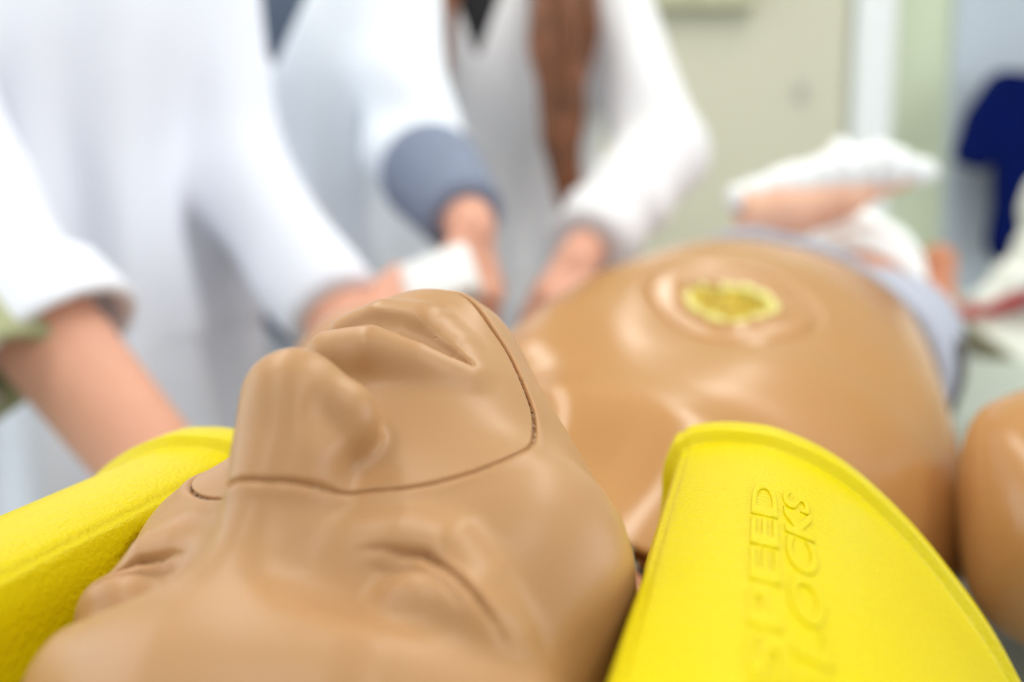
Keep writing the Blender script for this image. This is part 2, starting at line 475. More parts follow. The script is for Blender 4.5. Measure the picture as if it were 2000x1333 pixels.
def build_wound():
    gold = mat('yellow_wound_gel', srgb(206, 166, 18), rough=.22, noise=.85, nscale=120, bump=.9, bscale=260)
    rimm = mat('pale_yellow_wound_rim', srgb(246, 226, 130), rough=.3, noise=.4, nscale=170, bump=.6, bscale=300)
    zt = float(torso_pt(np.array([WV + .045]), np.array([math.pi / 2]))[1][0] + torso_pt(np.array([WV - .045]), np.array([math.pi / 2]))[1][0]) / 2
    sl = float(torso_pt(np.array([WV + .045]), np.array([math.pi / 2]))[1][0] - torso_pt(np.array([WV - .045]), np.array([math.pi / 2]))[1][0]) / .09
    rr = np.linspace(0.02, 1.0, 30); aa = np.linspace(0, 2 * math.pi, 97)[:-1]
    R, A = np.meshgrid(rr, aa, indexing='ij'); R = R.ravel(); A = A.ravel()
    rad = (.0262 + .0018 * np.sin(3 * A) + .0012 * np.sin(5 * A + 1)) * R
    x = WU + rad * np.cos(A); v = WV + rad * np.sin(A)
    z = zt - .0035 + sl * (v - WV) + .004 * R**4 + .003 * np.sin(x * 420 + 1) * np.sin(v * 380) * (1 - R**6) + .002 * np.sin(x * 900) * np.cos(v * 700 + x * 300)
    n, m_ = 30, 96; I = np.arange(n)[:, None] * m_; J = np.arange(m_)
    Q = np.stack([I[:-1] + J, I[:-1] + (J + 1) % m_, I[1:] + (J + 1) % m_, I[1:] + J], -1).reshape(-1, 4)
    wo = mesh_np('abdominal_wound', b2w(np.stack([x, v, z], 1)), Q, gold, manikin)
    wo['label'] = 'glossy yellow open wound in the belly'
    # lumpy rim
    aa = np.linspace(0, 2 * math.pi, 121)[:-1]; bb = np.linspace(0, 2 * math.pi, 13)[:-1]
    A, B = np.meshgrid(aa, bb, indexing='ij'); A = A.ravel(); B = B.ravel()
    tr = .0028 + .0009 * np.sin(11 * A) + .0006 * np.sin(23 * A + 2)
    rad = .0275 + .0018 * np.sin(3 * A) + .0012 * np.sin(5 * A + 1) + tr * np.cos(B)
    x = WU + rad * np.cos(A); v = WV + rad * np.sin(A)
    z = zt + .0015 + tr * np.sin(B) + .0015 * np.sin(2 * A) + sl * (v - WV)
    n, m_ = 120, 12; I = np.arange(n)[:, None] * m_; J = np.arange(m_); I2 = ((np.arange(n) + 1) % n)[:, None] * m_
    Q = np.stack([I + J, I + (J + 1) % m_, I2 + (J + 1) % m_, I2 + J], -1).reshape(-1, 4)
    mesh_np('wound_rim', b2w(np.stack([x, v, z], 1)), Q[:, ::-1], rimm, wo)
build_wound()

def body_nets(name, f, lo, hi, h, m, parent=manikin):
    V, Q = nets(lambda P: np.maximum(f(P), .0015 - P[:, 2]), lo, hi, h)
    return mesh_np(name, b2w(V), Q, m, parent)
# arm (only the right one comes into view; the left one lies behind)
def arm_sdf(P, sg):
    M_ = P * [sg, 1, 1]
    if sg < 0:
        M_[:, 2] = M_[:, 2] * (1 + .32 * np.clip(M_[:, 0], -.16, .16)) + .055 * (1 - M_[:, 2] / .3)
    d = chain(M_, [(.205, .105, .110), (.215, .17, .100), (.235, .36, .075)], [.078, .070, .048])
    d = smax(d, -(M_[:, 0] - .143 - .12 * np.maximum(.12 - M_[:, 1], 0)), .018)
    d = smin(d, chain(M_, [(.235, .36, .065), (.245, .58, .045)], [.044, .028]), .03)
    return d
body_nets('arm', lambda P: arm_sdf(P, 1), (.12, -.02, -.02), (.32, .64, .24), .005, PALE)
body_nets('arm', lambda P: arm_sdf(P, -1), (-.32, -.02, -.02), (-.12, .64, .24), .007, PALE)
# neck below the chest skin, with a small bolt
NECKM = mat('pink_neck_rubber', srgb(206, 140, 112), rough=.5, sss=.1)
body_nets('neck', lambda P: cap(P, (-.005, -.10, .062), (0, .02, .060), .046, .050), (-.08, -.16, 0), (.08, .08, .13), .005, NECKM)

# small bolt and bracket on the side of the neck
_p0 = CAMP + (CAMR @ np.array([(1226 - 1000) / FPX, (1092 - 666.5) / FPX, 1.0])) * .365
bm = bmesh.new()
bmesh.ops.create_cone(bm, cap_ends=True, segments=16, radius1=.0022, radius2=.0022, depth=.012)
r_ = bmesh.ops.create_cone(bm, cap_ends=True, segments=6, radius1=.0042, radius2=.0042, depth=.003); bmesh.ops.translate(bm, vec=(0, 0, -.002), verts=r_['verts'])
bmesh.ops.translate(bm, vec=Vector(_p0), verts=bm.verts)
obj_bm('neck_bolt', bm, STEEL, manikin)
box('neck_bracket', tuple(_p0 + [.002, .004, -.018]), (.012, .012, .026), MATS['dark_metal'], manikin, .3, .001)

# ------------------------------------------------------------------ yellow head blocks
BLYAW = math.radians(15.5)
KA = np.array([math.sin(BLYAW), math.cos(BLYAW), 0]); KE = np.array([KA[1], -KA[0], 0])
PROF = np.array([(-.006, .0), (-.006, .06), (-.006, .11), (-.005, .14), (-.0032, .1572), (-.0006, .1625), (.0035, .1655), (.0091, .1671), (.0161, .1679), (.0231, .1678), (.030, .1672),
    (.0385, .1647), (.047, .161), (.0555, .1559), (.064, .1491), (.0724, .1412), (.0809, .132), (.0894, .1214), (.0979, .1101), (.1066, .0964), (.1138, .082), (.120, .064), (.124, .044), (.126, .02), (.126, .0)])
def block(name, p0, sg, label, L=.27):
    # resample profile
    seg = np.linalg.norm(np.diff(PROF, axis=0), axis=1); s = np.r_[0, np.cumsum(seg)]
    t = np.linspace(0, s[-1], 340); pr = np.stack([interp(t, s, PROF[:, 0]), interp(t, s, PROF[:, 1])], 1)
    cen = np.array([.05, .06])
    nrm = np.gradient(pr, axis=0); nrm = np.stack([-nrm[:, 1], nrm[:, 0]], 1); nrm /= np.linalg.norm(nrm, axis=1)[:, None]
    pr = pr - nrm * (.0006 * np.exp(-((t - .166) / .0011) ** 2))[:, None]          # mould line near the inner edge
    # stations along the axis: (distance from far end, inset)
    st = [(0.0, .030), (0.0, .006), (.0006, .0028), (.002, .0008), (.004, 0), (.0145, 0), (.0158, .0006), (.0168, .0030), (.0186, .0040), (.020, .0040)]
    st += [(x, .0040) for x in np.linspace(.024, L - .02, 60)] + [(L - .012, .0042), (L - .004, .005), (L - .001, .007), (L, .012), (L, .03)]
    R = []
    for a_, ins in st:
        q = pr - nrm * ins * np.clip(pr[:, 1:2] / .02, 0, 1)
        q[:, 1] = np.maximum(q[:, 1], 0)
        R.append(np.concatenate([(sg * q[:, :1]) , np.full((len(q), 1), -a_), q[:, 1:]], 1))
    R = np.array(R); n, m_ = R.shape[:2]
    P = R.reshape(-1, 3)
    W = np.asarray(p0) + P[:, :1] * KE + P[:, 1:2] * KA + P[:, 2:3] * BW
    # soft inner face gives way to the head
    for it in range(25):
        d = head_sdf(((W - HC) @ HM) * 1000, False)
        bad = (d < 2.0)
        if not bad.any(): break
        W[bad] += (sg * KE) * (np.clip(2.0 - d[bad], .3, 6)[:, None] / 1000)
    I = np.arange(n)[:, None] * m_; J = np.arange(m_ - 1)
    Q = np.stack([I[:-1] + J, I[:-1] + J + 1, I[1:] + J + 1, I[1:] + J], -1).reshape(-1, 4)
    V = list(W); caps = []
    T = []
    for base in (0, (n - 1) * m_):                       # end faces: fan
        c = W[base:base + m_].mean(0); k = len(V); V.append(c)
        T += [(base + j, base + j + 1, k) if base else (base + j + 1, base + j, k) for j in range(m_ - 1)]
    Q = Q if sg < 0 else Q[:, ::-1]
    T = np.array(T); T = T[:, ::-1] if sg > 0 else T
    o = mesh_np(name, np.array(V), Q, YEL, None, T=T)
    # bottom
    bm = bmesh.new(); bm.from_mesh(o.data); bmesh.ops.holes_fill(bm, edges=[e for e in bm.edges if e.is_boundary])
    bmesh.ops.recalc_face_normals(bm, faces=bm.faces); bm.to_mesh(o.data); bm.free()
    o.data.polygons.foreach_set('use_smooth', np.full(len(o.data.polygons), True))
    return tag(o, label, 'head block', 'yellow blocks either side of the head')
B1 = block('head_block', (.0594, .31, TOP), 1, 'yellow head block with raised lettering in front of the right shoulder')
B2 = block('head_block', (-.084, .303, TOP), -1, 'yellow head block beyond the nose, beside the bare forearm')
def raised_text(txt, t0, t1, a0, a1, p0, parent, h=.0007):
    """lettering moulded into the outer slope: reads away from the camera, tops towards the head"""
    cu = bpy.data.curves.new('lettering', 'FONT'); cu.body = txt; cu.extrude = .04; cu.bevel_depth = .03; cu.bevel_resolution = 1
    cu.resolution_u = 6
    o = bpy.data.objects.new('lettering', cu); COL.objects.link(o)
    bpy.context.view_layer.update()
    me = bpy.data.meshes.new_from_object(o.evaluated_get(bpy.context.evaluated_depsgraph_get()))
    bpy.data.objects.remove(o)
    n = len(me.vertices); co = np.empty(n * 3); me.vertices.foreach_get('co', co); co = co.reshape(-1, 3)
    lo, hi = co.min(0), co.max(0); q = (co - lo) / (hi - lo)
    seg = np.linalg.norm(np.diff(PROF, axis=0), axis=1); s = np.r_[0, np.cumsum(seg)]
    t = t1 + (t0 - t1) * q[:, 1]
    pr = np.stack([interp(t, s, PROF[:, 0]), interp(t, s, PROF[:, 1])], 1)
    e = 1e-3; pr2 = np.stack([interp(t + e, s, PROF[:, 0]), interp(t + e, s, PROF[:, 1])], 1)
    tg = pr2 - pr; tg /= np.linalg.norm(tg, axis=1)[:, None]; nr = np.stack([-tg[:, 1], tg[:, 0]], 1)
    pr = pr + nr * (-.0040 - .0006 + (h + .0006) * q[:, 2:3])
    a = a0 + (a1 - a0) * q[:, 0]
    W = np.asarray(p0) + pr[:, :1] * KE - a[:, None] * KA + pr[:, 1:2] * BW
    me.vertices.foreach_set('co', W.astype(np.float32).ravel())
    bm = bmesh.new(); bm.from_mesh(me); bmesh.ops.recalc_face_normals(bm, faces=bm.faces); bm.to_mesh(me); bm.free()
    me.materials.clear(); me.materials.append(YEL)
    me.polygons.foreach_set('use_smooth', np.full(len(me.polygons), True))
    o = bpy.data.objects.new('raised_lettering', me); link(o, parent)
    return o
raised_text('SPEED', .1905, .1982, .168, .056, (.0594, .31, TOP), B1)
raised_text('BLOCKS', .2000, .2080, .172, .058, (.0594, .31, TOP), B1)

# ------------------------------------------------------------------ legs, shorts and bandages of the manikin
def leg_pts(sg):
    if sg < 0: return [(-.068, .52, .088), (-.080, .70, .088), (-.10, .92, .075), (-.10, 1.10, .06), (-.10, 1.28, .05)]
    return [(.060, .52, .092), (.048, .70, .110), (.016, .92, .158), (.035, 1.12, .085), (.075, 1.28, .055)]
LEGR = [.062, .062, .056, .052, .038]
def leg_sdf(P, sg):
    d = chain(P, leg_pts(sg), LEGR, .03)
    foot = smin(cap(P, (sg * .09, 1.30, .045), (sg * .10, 1.33, .15), .034, .026), sph(P, (sg * .09, 1.30, .05), .042), .03)
    return smin(d, foot, .03)
LEGM = mat('brown_orange_vinyl', srgb(196, 126, 88), rough=.4, noise=.06, nscale=20)
for sg in (1, -1):
    body_nets('leg', lambda P: leg_sdf(P, sg), (sg * .09 - .13, .42, -.01), (sg * .09 + .13, 1.38, .26), .006, LEGM)
GREY = mat('grey_heather_cotton', srgb(172, 177, 192), rough=.9, noise=.35, nscale=70, bump=.6, bscale=60)
def shorts_sdf(P):
    th = lambda v: v
    hw = interp(P[:, 1], TV + [.72], THW + [.120]); t = interp(P[:, 1], TV + [.72], TT + [.165]); zc = interp(P[:, 1], TV + [.72], TZ + [.074])
    q = (np.abs(P[:, 0]) / hw) ** 2.35 + (np.abs(P[:, 2] - zc) / np.where(P[:, 2] > zc, t - zc, zc)) ** 2.35
    d = (q ** (1 / 2.35) - 1) * .085
    d = smax(d, P[:, 1] - .58, .04)
    for sg in (1, -1): d = smin(d, chain(P, [(sg * .058, .53, .095), (sg * .066, .70, .100)], [.072, .070]), .02)
    d = d - .006 - .0022 * np.sin(P[:, 0] * 60 + 3 * np.sin(P[:, 1] * 25)) * np.sin(P[:, 1] * 48 + P[:, 0] * 20)
    d = smax(d, .432 + .34 * np.clip(.085 - np.abs(P[:, 0] - .02), 0, 1) * .45 - P[:, 1], .006)
    return smax(d, P[:, 1] - .735, .006)
sh = body_nets('shorts', shorts_sdf, (-.19, .40, -.012), (.19, .76, .24), .0055, GREY)
sh['label'] = 'grey heather cloth shorts'
band = mat('charcoal_side_band', srgb(74, 70, 70), rough=.9)
def bandside(P):
    d = shorts_sdf(P) - .004
    d = np.maximum(d, np.abs(P[:, 1] - .545 - .3 * (P[:, 2] - .1)) - .042)
    return np.maximum(d, np.maximum(P[:, 2] - .125, .06 - P[:, 0]))
sb = body_nets('side_panel', bandside, (.05, .46, -.012), (.19, .62, .14), .005, band, sh)
GAUZE = mat('white_gauze', srgb(244, 246, 246), rough=.9, bump=.8, bscale=120)
def gauze(name, v, wid, sg, amp=.006):
    P0 = np.array(leg_pts(sg)); c = np.array([interp(np.array([v]), P0[:, 1], P0[:, i])[0] for i in range(3)]); r = interp(np.array([v]), P0[:, 1], LEGR)[0]
    def f(P):
        d = leg_sdf(P, sg) - amp - .002 * np.sin(P[:, 1] * 300 + P[:, 0] * 60)
        return smax(d, np.abs(P[:, 1] - v) - wid, .008)
    body_nets(name, f, (c[0] - r - .05, v - wid - .01, -.02), (c[0] + r + .05, v + wid + .01, c[2] + r + .05), .005, GAUZE)
gauze('bandage', .79, .030, 1, .009)
gauze('bandage', .875, .018, 1, .014)

# ------------------------------------------------------------------ people
def hand_caps(W, d, n, side, curl=.5, spread=.12, s=1.0, thumb=.6):
    """W wrist, d towards the fingers, n out of the back of the hand, side +1/-1 puts the thumb on d x n side; returns capsules"""
    d = np.array(d, float); d /= np.linalg.norm(d)
    n = np.array(n, float); n -= d * (n @ d); n /= np.linalg.norm(n)
    t = np.cross(d, n) * side
    W = np.array(W, float); out = []
    L = [(.088, .043, .026, .021), (.092, .048, .030, .022), (.087, .044, .028, .021), (.078, .034, .021, .019)]
    for i, (pm, a, b, c) in enumerate(L):
        off = (.027 - .018 * i) * s
        K = W + d * pm * s + t * off
        out.append((W + t * off * .5 + d * .012, K, .0135 * s, .0105 * s))
        ang = spread * (1.2 - .8 * i)
        q = d * math.cos(ang) + t * math.sin(ang)
        p = K; bend = curl * (.75 + .15 * i)
        tot = 0
        for ln, r0, r1, bb in ((a, .0098, .0088, bend), (b, .0088, .008, bend * 1.1), (c, .008, .0068, bend * .7)):
            tot += bb
            e = p + (q * math.cos(tot) - n * math.sin(tot)) * ln * s
            out.append((p, e, r0 * s, r1 * s)); p = e
    B = W + t * .014 * s + d * .02 * s
    v1 = d * .62 + t * .72 - n * .30; v1 /= np.linalg.norm(v1)
    v2 = d * (.62 + thumb * .3) + t * (.72 - thumb) - n * (.3 + thumb * .4); v2 /= np.linalg.norm(v2)
    p1 = B + v1 * .046 * s; p2 = p1 + v2 * .034 * s; p3 = p2 + v2 * .028 * s - n * .004
    out += [(B, p1, .0145 * s, .0115 * s), (p1, p2, .0112 * s, .0098 * s), (p2, p3, .0098 * s, .0078 * s)]
    return out

def manikin_hand(sg):
    hc_ = hand_caps((sg * .246, .585, .044), (sg * .04, 1, -.10), (0, 0, 1), -sg, .28, .10, 1.0, .3)
    def f(P):
        M_ = P.copy()
        if sg < 0: M_[:, 2] = M_[:, 2] * (1 + .32 * np.clip(-M_[:, 0], -.16, .16))
        h = None
        for (q0, q1, r0, r1) in hc_:
            e = cap(M_, q0, q1, r0, r1); h = e if h is None else smin(h, e, .006)
        return h
    body_nets('hand', f, (sg * .246 - .08, .56, -.01), (sg * .246 + .08, .82, .10), .004, PALE)
for sg in (1, -1): manikin_hand(sg)
def prof(z, zs, vals): return interp(z, zs, vals)
def make_person(name, label, base, yaw, sc, lean, arms, hand_specs, coat_m, sleeve_end, hair_m, top_m, trouser_m, fold, seed, vdepth=0.0, vwid=.12, hair=True, sleeve_r=(.072, .064, .058), coat_fat=1.0, arm_r=(.048, .042, .030)):
    """base on the floor, yaw turns +y (front) ; arms: world points [(shoulder, elbow, wrist), ...]"""
    root = empty(name, (base[0], base[1], 0), label, 'person', 'people in white coats behind the table')
    cy, sy = math.cos(yaw), math.sin(yaw)
    RX = np.array([cy, sy, 0]); RY = np.array([-sy, cy, 0])        # person's right-hand image axis and front axis
    B0 = np.array([base[0], base[1], 0.0])
    def loc(P):
        q = P - B0
        z = q[:, 2] / sc
        l = np.stack([q @ RX / sc, q @ RY / sc, z], 1)
        l[:, 1] -= lean * np.clip(l[:, 2] - .9, 0, None)
        return l
    def wor(p):
        p = np.array(p, float) * 1.0; y = p[1] + lean * max(p[2] - .9, 0)
        return B0 + RX * p[0] * sc + RY * y * sc + np.array([0, 0, p[2] * sc])
    hands = []
    for (S, E_, W_), hs in zip(arms, hand_specs): hands.append(hand_caps(W_, *hs))
    hc = wor((0, .03, 1.60))
    def body(P):
        l = loc(P)
        d = ell(l, (0, -.01, 1.22), (.17, .105, .25)); d = smin(d, ell(l, (0, 0, .95), (.155, .11, .14)), .1)
        d = smin(d, cap(l, (0, -.005, 1.38), (0, .015, 1.52), .055, .052), .05)
        for sg in (-1, 1):
            d = smin(d, chain(l, [(sg * .085, 0, .90), (sg * .10, .01, .50), (sg * .10, -.02, .09)], [.085, .055, .038]), .05)
            d = smin(d, cap(l, (sg * .10, -.03, .05), (sg * .115, .13, .03), .036, .028), .02)
        d = d * sc
        for (S, E_, W_), hcaps in zip(arms, hands):
            a = chain(P, [S, E_], arm_r[:2]); a = smin(a, cap(P, E_, W_, arm_r[1], arm_r[2]), .01)
            d = smin(d, a, .03)
            h = None
            for (p, q, r0, r1) in hcaps:
                e = cap(P, p, q, r0, r1); h = e if h is None else smin(h, e, .006)
            d = smin(d, h, .016)
        m = (np.abs(P[:, 2] - hc[2]) < .2)
        if m.any():
            q = (P[m] - hc); hl = np.stack([q @ RX, q @ RY, q[:, 2]], 1) * 1000 / .93
            d[m] = smin(d[m], head_sdf(hl, False) * .93 / 1000, .03)
        return d
    pts = np.array([p for a in arms for p in a] + [p for h in hands for c in h for p in c[:2]])
    lo = np.minimum(pts.min(0) - .06, B0 + [-.30, -.30, 0]); hi = np.maximum(pts.max(0) + .06, B0 + [.30, .30, 1.80 * sc])
    lo[2] = -.002
    V, Q = nets(body, lo, hi, .0075)
    mesh_np('body', V, Q, HUMAN, root)
    zs = [.42, .70, .95, 1.10, 1.25, 1.36, 1.44, 1.50]
    wx = np.array([.222, .218, .202, .190, .205, .205, .17, .085]) * coat_fat
    wy = np.array([.180, .170, .145, .135, .145, .130, .10, .075])
    rs = np.random.RandomState(seed); ph = rs.rand(8) * 6.28
    def coat(P, grow=0.0, arms_on=True):
        l = loc(P); x, y, z = l.T
        a_, b_ = prof(z, zs, wx), prof(z, zs, wy)
        q = np.sqrt((x / a_) ** 2 + (y / b_) ** 2)
        ang = np.arctan2(x, y)
        d = (q - 1) * np.minimum(a_, b_)
        low = np.clip((1.28 - z) / .5, .15, 1)
        d = d - fold * low * (np.sin(7 * ang + ph[0] + 1.5 * np.sin(z * 4 + ph[1])) + .7 * np.sin(12 * ang + ph[2] + z * 2) + .5 * np.sin(z * 15 + ang * 3 + ph[3]) * (z > .9))
        d = smax(d, z - 1.49, .03)
        d = d * sc
        if arms_on:
            for i, (S, E_, W_) in enumerate(arms):
                S, E_, W_ = np.array(S), np.array(E_), np.array(W_)
                en = E_ + (W_ - E_) * sleeve_end[i]
                a = chain(P, [S, E_], [sleeve_r[0], sleeve_r[1]]); a = smin(a, cap(P, E_, en, sleeve_r[1], sleeve_r[2]), .02)
                ax = (en - E_) / np.linalg.norm(en - E_)
                a = a - .0035 * np.sin((P - E_) @ ax * 30 + 6 * np.sin((P[:, 0] + P[:, 2]) * 7 + ph[4])) - .002 * np.sin(P[:, 2] * 30 + P[:, 0] * 45 + ph[5])
                a = smax(a, np.where((P - E_) @ ax > -.02, (P - en) @ ax, -1), .008)
                d = smin(d, a, .035)
        if vdepth:
            vv = np.abs(x) - vwid * np.clip((z - (1.46 - vdepth)) / vdepth, -1, 1)
            d = smax(d, -np.maximum(np.maximum(vv, .03 - y), .0 - (z - 1.2)), .012)
        d = smax(d, (.44 - z) * sc, .01)
        return d - grow
    def coat_shell(P): return coat(P)
    lo2 = lo.copy(); lo2[2] = .40 * sc; hi2 = hi.copy(); hi2[2] = 1.53 * sc
    spts = np.array([p for a in arms for p in a]); lo2[:2] = np.minimum(lo2[:2], spts.min(0)[:2] - .1); hi2[:2] = np.maximum(hi2[:2], spts.max(0)[:2] + .1)
    V, Q = nets(coat_shell, lo2, hi2, .008)
    co = mesh_np('coat', V, Q, coat_m, root)
    co['label'] = 'white cotton lab coat'
    # shirt under the coat
    if vdepth:
        def top(P):
            l = loc(P); x, y, z = l.T
            a_, b_ = prof(z, zs, wx) * .93, prof(z, zs, wy) * .86
            d = (np.sqrt((x / a_) ** 2 + (y / b_) ** 2) - 1) * np.minimum(a_, b_)
            return np.maximum(np.maximum(d, 1.14 - z), z - 1.47) * sc
        V, Q = nets(top, B0 + [-.28, -.28, 1.1 * sc], B0 + [.28, .28, 1.5 * sc], .009)
        mesh_np('top', V, Q, top_m, root)
    def trousers(P):
        l = loc(P); d = None
        for sg in (-1, 1):
            e = chain(l, [(sg * .085, 0, .90), (sg * .10, .01, .50), (sg * .10, -.02, .12)], [.098, .075, .062]); d = e if d is None else smin(d, e, .03)
        return np.maximum(d, np.maximum(.09 - l[:, 2], l[:, 2] - .96)) * sc
    V, Q = nets(trousers, B0 + [-.28, -.28, .05], B0 + [.28, .28, 1.0], .012)
    mesh_np('trousers', V, Q, trouser_m, root)
    def shoes(P):
        l = loc(P); d = None
        for sg in (-1, 1):
            e = cap(l, (sg * .10, -.04, .05), (sg * .115, .14, .035), .046, .036); d = e if d is None else np.minimum(d, e)
        return np.maximum(d, .002 - l[:, 2]) * sc
    V, Q = nets(shoes, B0 + [-.3, -.35, 0], B0 + [.3, .35, .14], .010)
    mesh_np('shoes', V, Q, MATS.get('white_paint'), root)
    def hairf(P):
        q = (P - hc); hl = np.stack([q @ RX, q @ RY, q[:, 2]], 1)
        d = ell(hl, (0, -.022, .045), (.082, .098, .092))
        return np.maximum(d, -ell(hl, (0, .085, -.03), (.07, .07, .10)))
    V, Q = nets(hairf, hc - .14, hc + [.14, .14, .16], .008)
    mesh_np('hair', V, Q, hair_m, root)
    return root, wor, RX, RY, coat
def at(px, py, dep):
    d = CAMR @ np.array([(px - 1000) / FPX, (py - 666.5) / FPX, 1.0]); return CAMP + d * dep / d[1]
def knob(name, p, nrm, r, m, parent, fl=.45):
    bm = bmesh.new(); bmesh.ops.create_uvsphere(bm, u_segments=20, v_segments=12, radius=r)
    bmesh.ops.scale(bm, vec=(1, 1, fl), verts=bm.verts)
    rot = Vector((0, 0, 1)).rotation_difference(Vector(nrm)).to_matrix(); bmesh.ops.rotate(bm, cent=(0, 0, 0), matrix=rot, verts=bm.verts)
    bmesh.ops.translate(bm, vec=Vector(p), verts=bm.verts)
    return obj_bm(name, bm, m, parent, True)
def on_front(coat, p, dirv):
    """march from p along -dirv back to the coat's surface"""
    p = np.array(p, float); dirv = np.array(dirv) / np.linalg.norm(dirv)
    t = np.linspace(-.35, .35, 700); P = p - t[:, None] * -dirv * -1
    v = coat(P); i = np.argmax(v < 0)
    return P[i]

DARK = mat('black_cloth', srgb(20, 19, 24), rough=.8)
SLATE = mat('slate_knit', srgb(128, 138, 160), rough=.9, noise=.12, nscale=40, bump=.5, bscale=150)
SLATED = mat('dark_grey_collar', srgb(88, 100, 118), rough=.8)
HAIRB = mat('brown_hair', srgb(122, 72, 40), rough=.42, noise=.85, nscale=22)
HAIRD = mat('dark_hair', srgb(60, 42, 30), rough=.5, noise=.4, nscale=60)
TROU = mat('grey_trousers', srgb(96, 100, 110), rough=.9)
KHAKI = mat('sage_green_cotton', srgb(168, 172, 134), rough=.9, noise=.15, nscale=25)
COATB = mat('blueish_white_cotton', srgb(240, 246, 254), rough=.85, bump=.1, bscale=300, spec=.2)
COATG = mat('warm_white_cotton', srgb(232, 231, 234), rough=.85, bump=.1, bscale=300, spec=.2)
BTN = mat('grey_button', srgb(190, 192, 204), rough=.4)
BTNB = mat('beige_button', srgb(222, 188, 150), rough=.4)

# person nearest, on the left: bare forearm reaches down to the far block
p1 = (-.525, 1.00)
a1r = (np.array([-.60, .86, 1.40]), at(-105, 410, .71), at(312, 925, .64))
a1l = (np.array([-.38, 1.14, 1.36]), at(445, 322, 1.08), at(672, 640, .93))
pr1, wor1, RX1, RY1, coat1 = make_person('person', 'person at far left in a white lab coat, bare forearm behind the yellow block', p1, math.pi + .80, 1.0, .06,
    [a1r, a1l], [((.35, .25, -.55), (.3, .1, .8), -1, .5, .1), ((.66, .10, .40), (-.1, -.5, .75), 1, .55, .06)],
    COAT, (.46, .93), HAIRD, KHAKI, TROU, .019, 3, sleeve_r=(.070, .060, .052), coat_fat=1.10, arm_r=(.050, .046, .036))
# rolled cuff and green shirt sleeve on the bare forearm
def tube_band(name, A, B, t0, t1, r0, r1, th, m, parent):
    A, B = np.array(A), np.array(B); ax = (B - A) / np.linalg.norm(B - A); L = np.linalg.norm(B - A)
    def f(P):
        s = (P - A) @ ax; rr = np.linalg.norm(P - A - s[:, None] * ax, axis=1)
        R = r0 + (r1 - r0) * np.clip((s / L - t0) / (t1 - t0), 0, 1)
        return smax(np.abs(rr - R) - th, np.maximum(t0 * L - s, s - t1 * L), .005)
    pa, pb = A + ax * L * t0, A + ax * L * t1
    V, Q = nets(f, np.minimum(pa, pb) - r1 - .03, np.maximum(pa, pb) + r1 + .03, .005)
    return mesh_np(name, V, Q, m, parent)
tube_band('rolled_cuff', a1r[1], a1r[2], .35, .54, .060, .064, .006, COAT, pr1)
_o = np.array([-.036, -.050, -.018])
scuff = tube_band('shirt_cuff', a1r[1] + _o, a1r[2] + _o, .05, .56, .056, .058, .006, KHAKI, pr1)
scuff['label'] = 'sage green shirt cuff under the rolled sleeve'
q = on_front(coat1, at(405, 268, .95), (0, 1, 0)); knob('button', q, (0, -1, 0), .009, BTN, pr1)

# middle person, both hands over the manikin
p2 = (-.325, 1.45)
a2l = (np.array([-.185, 1.38, 1.40]), at(812, 300, 1.25), at(918, 440, 1.08))
a2r = (np.array([-.47, 1.40, 1.40]), at(515, 490, 1.34), at(602, 632, 1.16))
pr2, wor2, RX2, RY2, coat2 = make_person('person', 'person in a bluish white coat with slate grey knit cuffs showing', p2, math.pi, 1.0, .08,
    [a2r, a2l], [((.6, -.3, -.1), (.1, -.2, .9), 1, .5, .08), ((.16, -.32, -.8), (.75, -.5, .25), 1, .45, .1, 1.0, .3)],
    COATB, (.62, .50), HAIRD, SLATED, TROU, .015, 11, vdepth=.23)
def sweater_cuff(A, B, t0, t1, r0, r1, parent):
    A, B = np.array(A), np.array(B)
    def f(P):
        d = cap(P, A + (B - A) * t0, A + (B - A) * t1, r0, r1)
        ax = (B - A) / np.linalg.norm(B - A); return smax(d, (P - (A + (B - A) * t1)) @ ax, .006)
    pa, pb = A + (B - A) * t0, A + (B - A) * t1
    V, Q = nets(f, np.minimum(pa, pb) - r0 - .02, np.maximum(pa, pb) + r0 + .02, .005)
    o = mesh_np('sweater_cuff', V, Q, SLATE, parent); o['label'] = 'slate grey knit cuff'; return o
sweater_cuff(a2l[1], a2l[2], .33, .93, .068, .050, pr2); sweater_cuff(a2r[1], a2r[2], .5, .95, .058, .045, pr2)
def patch(name, coat, pxs, dep, m, parent, th=.004):
    """flat sewn-on cloth piece following the coat's front"""
    (x0, y0), (x1, y1) = pxs
    nx, ny = 24, 24
    G = np.array([[on_front(coat, at(x0 + (x1 - x0) * i / nx, y0 + (y1 - y0) * j / ny, dep), (0, 1, 0)) for j in range(ny + 1)] for i in range(nx + 1)])
    F = G + [0, -th, 0]; Bk = G + [0, .006, 0]
    V = np.concatenate([F.reshape(-1, 3), Bk.reshape(-1, 3)]); n = (nx + 1) * (ny + 1); k = ny + 1
    Q = []
    for i in range(nx):
        for j in range(ny):
            a = i * k + j; Q.append((a, a + 1, a + k + 1, a + k)); Q.append((n + a, n + a + k, n + a + k + 1, n + a + 1))
    bd = [i * k for i in range(nx + 1)] + [nx * k + j for j in range(1, k)] + [i * k + ny for i in range(nx - 1, -1, -1)] + [j for j in range(ny - 1, 0, -1)]
    for a, b in zip(bd, bd[1:] + bd[:1]): Q.append((a, b, n + b, n + a))
    return mesh_np(name, V, np.array(Q), m, parent)
patch('breast_pocket', coat2, ((690, 255), (800, 420)), 1.22, COATB, pr2)

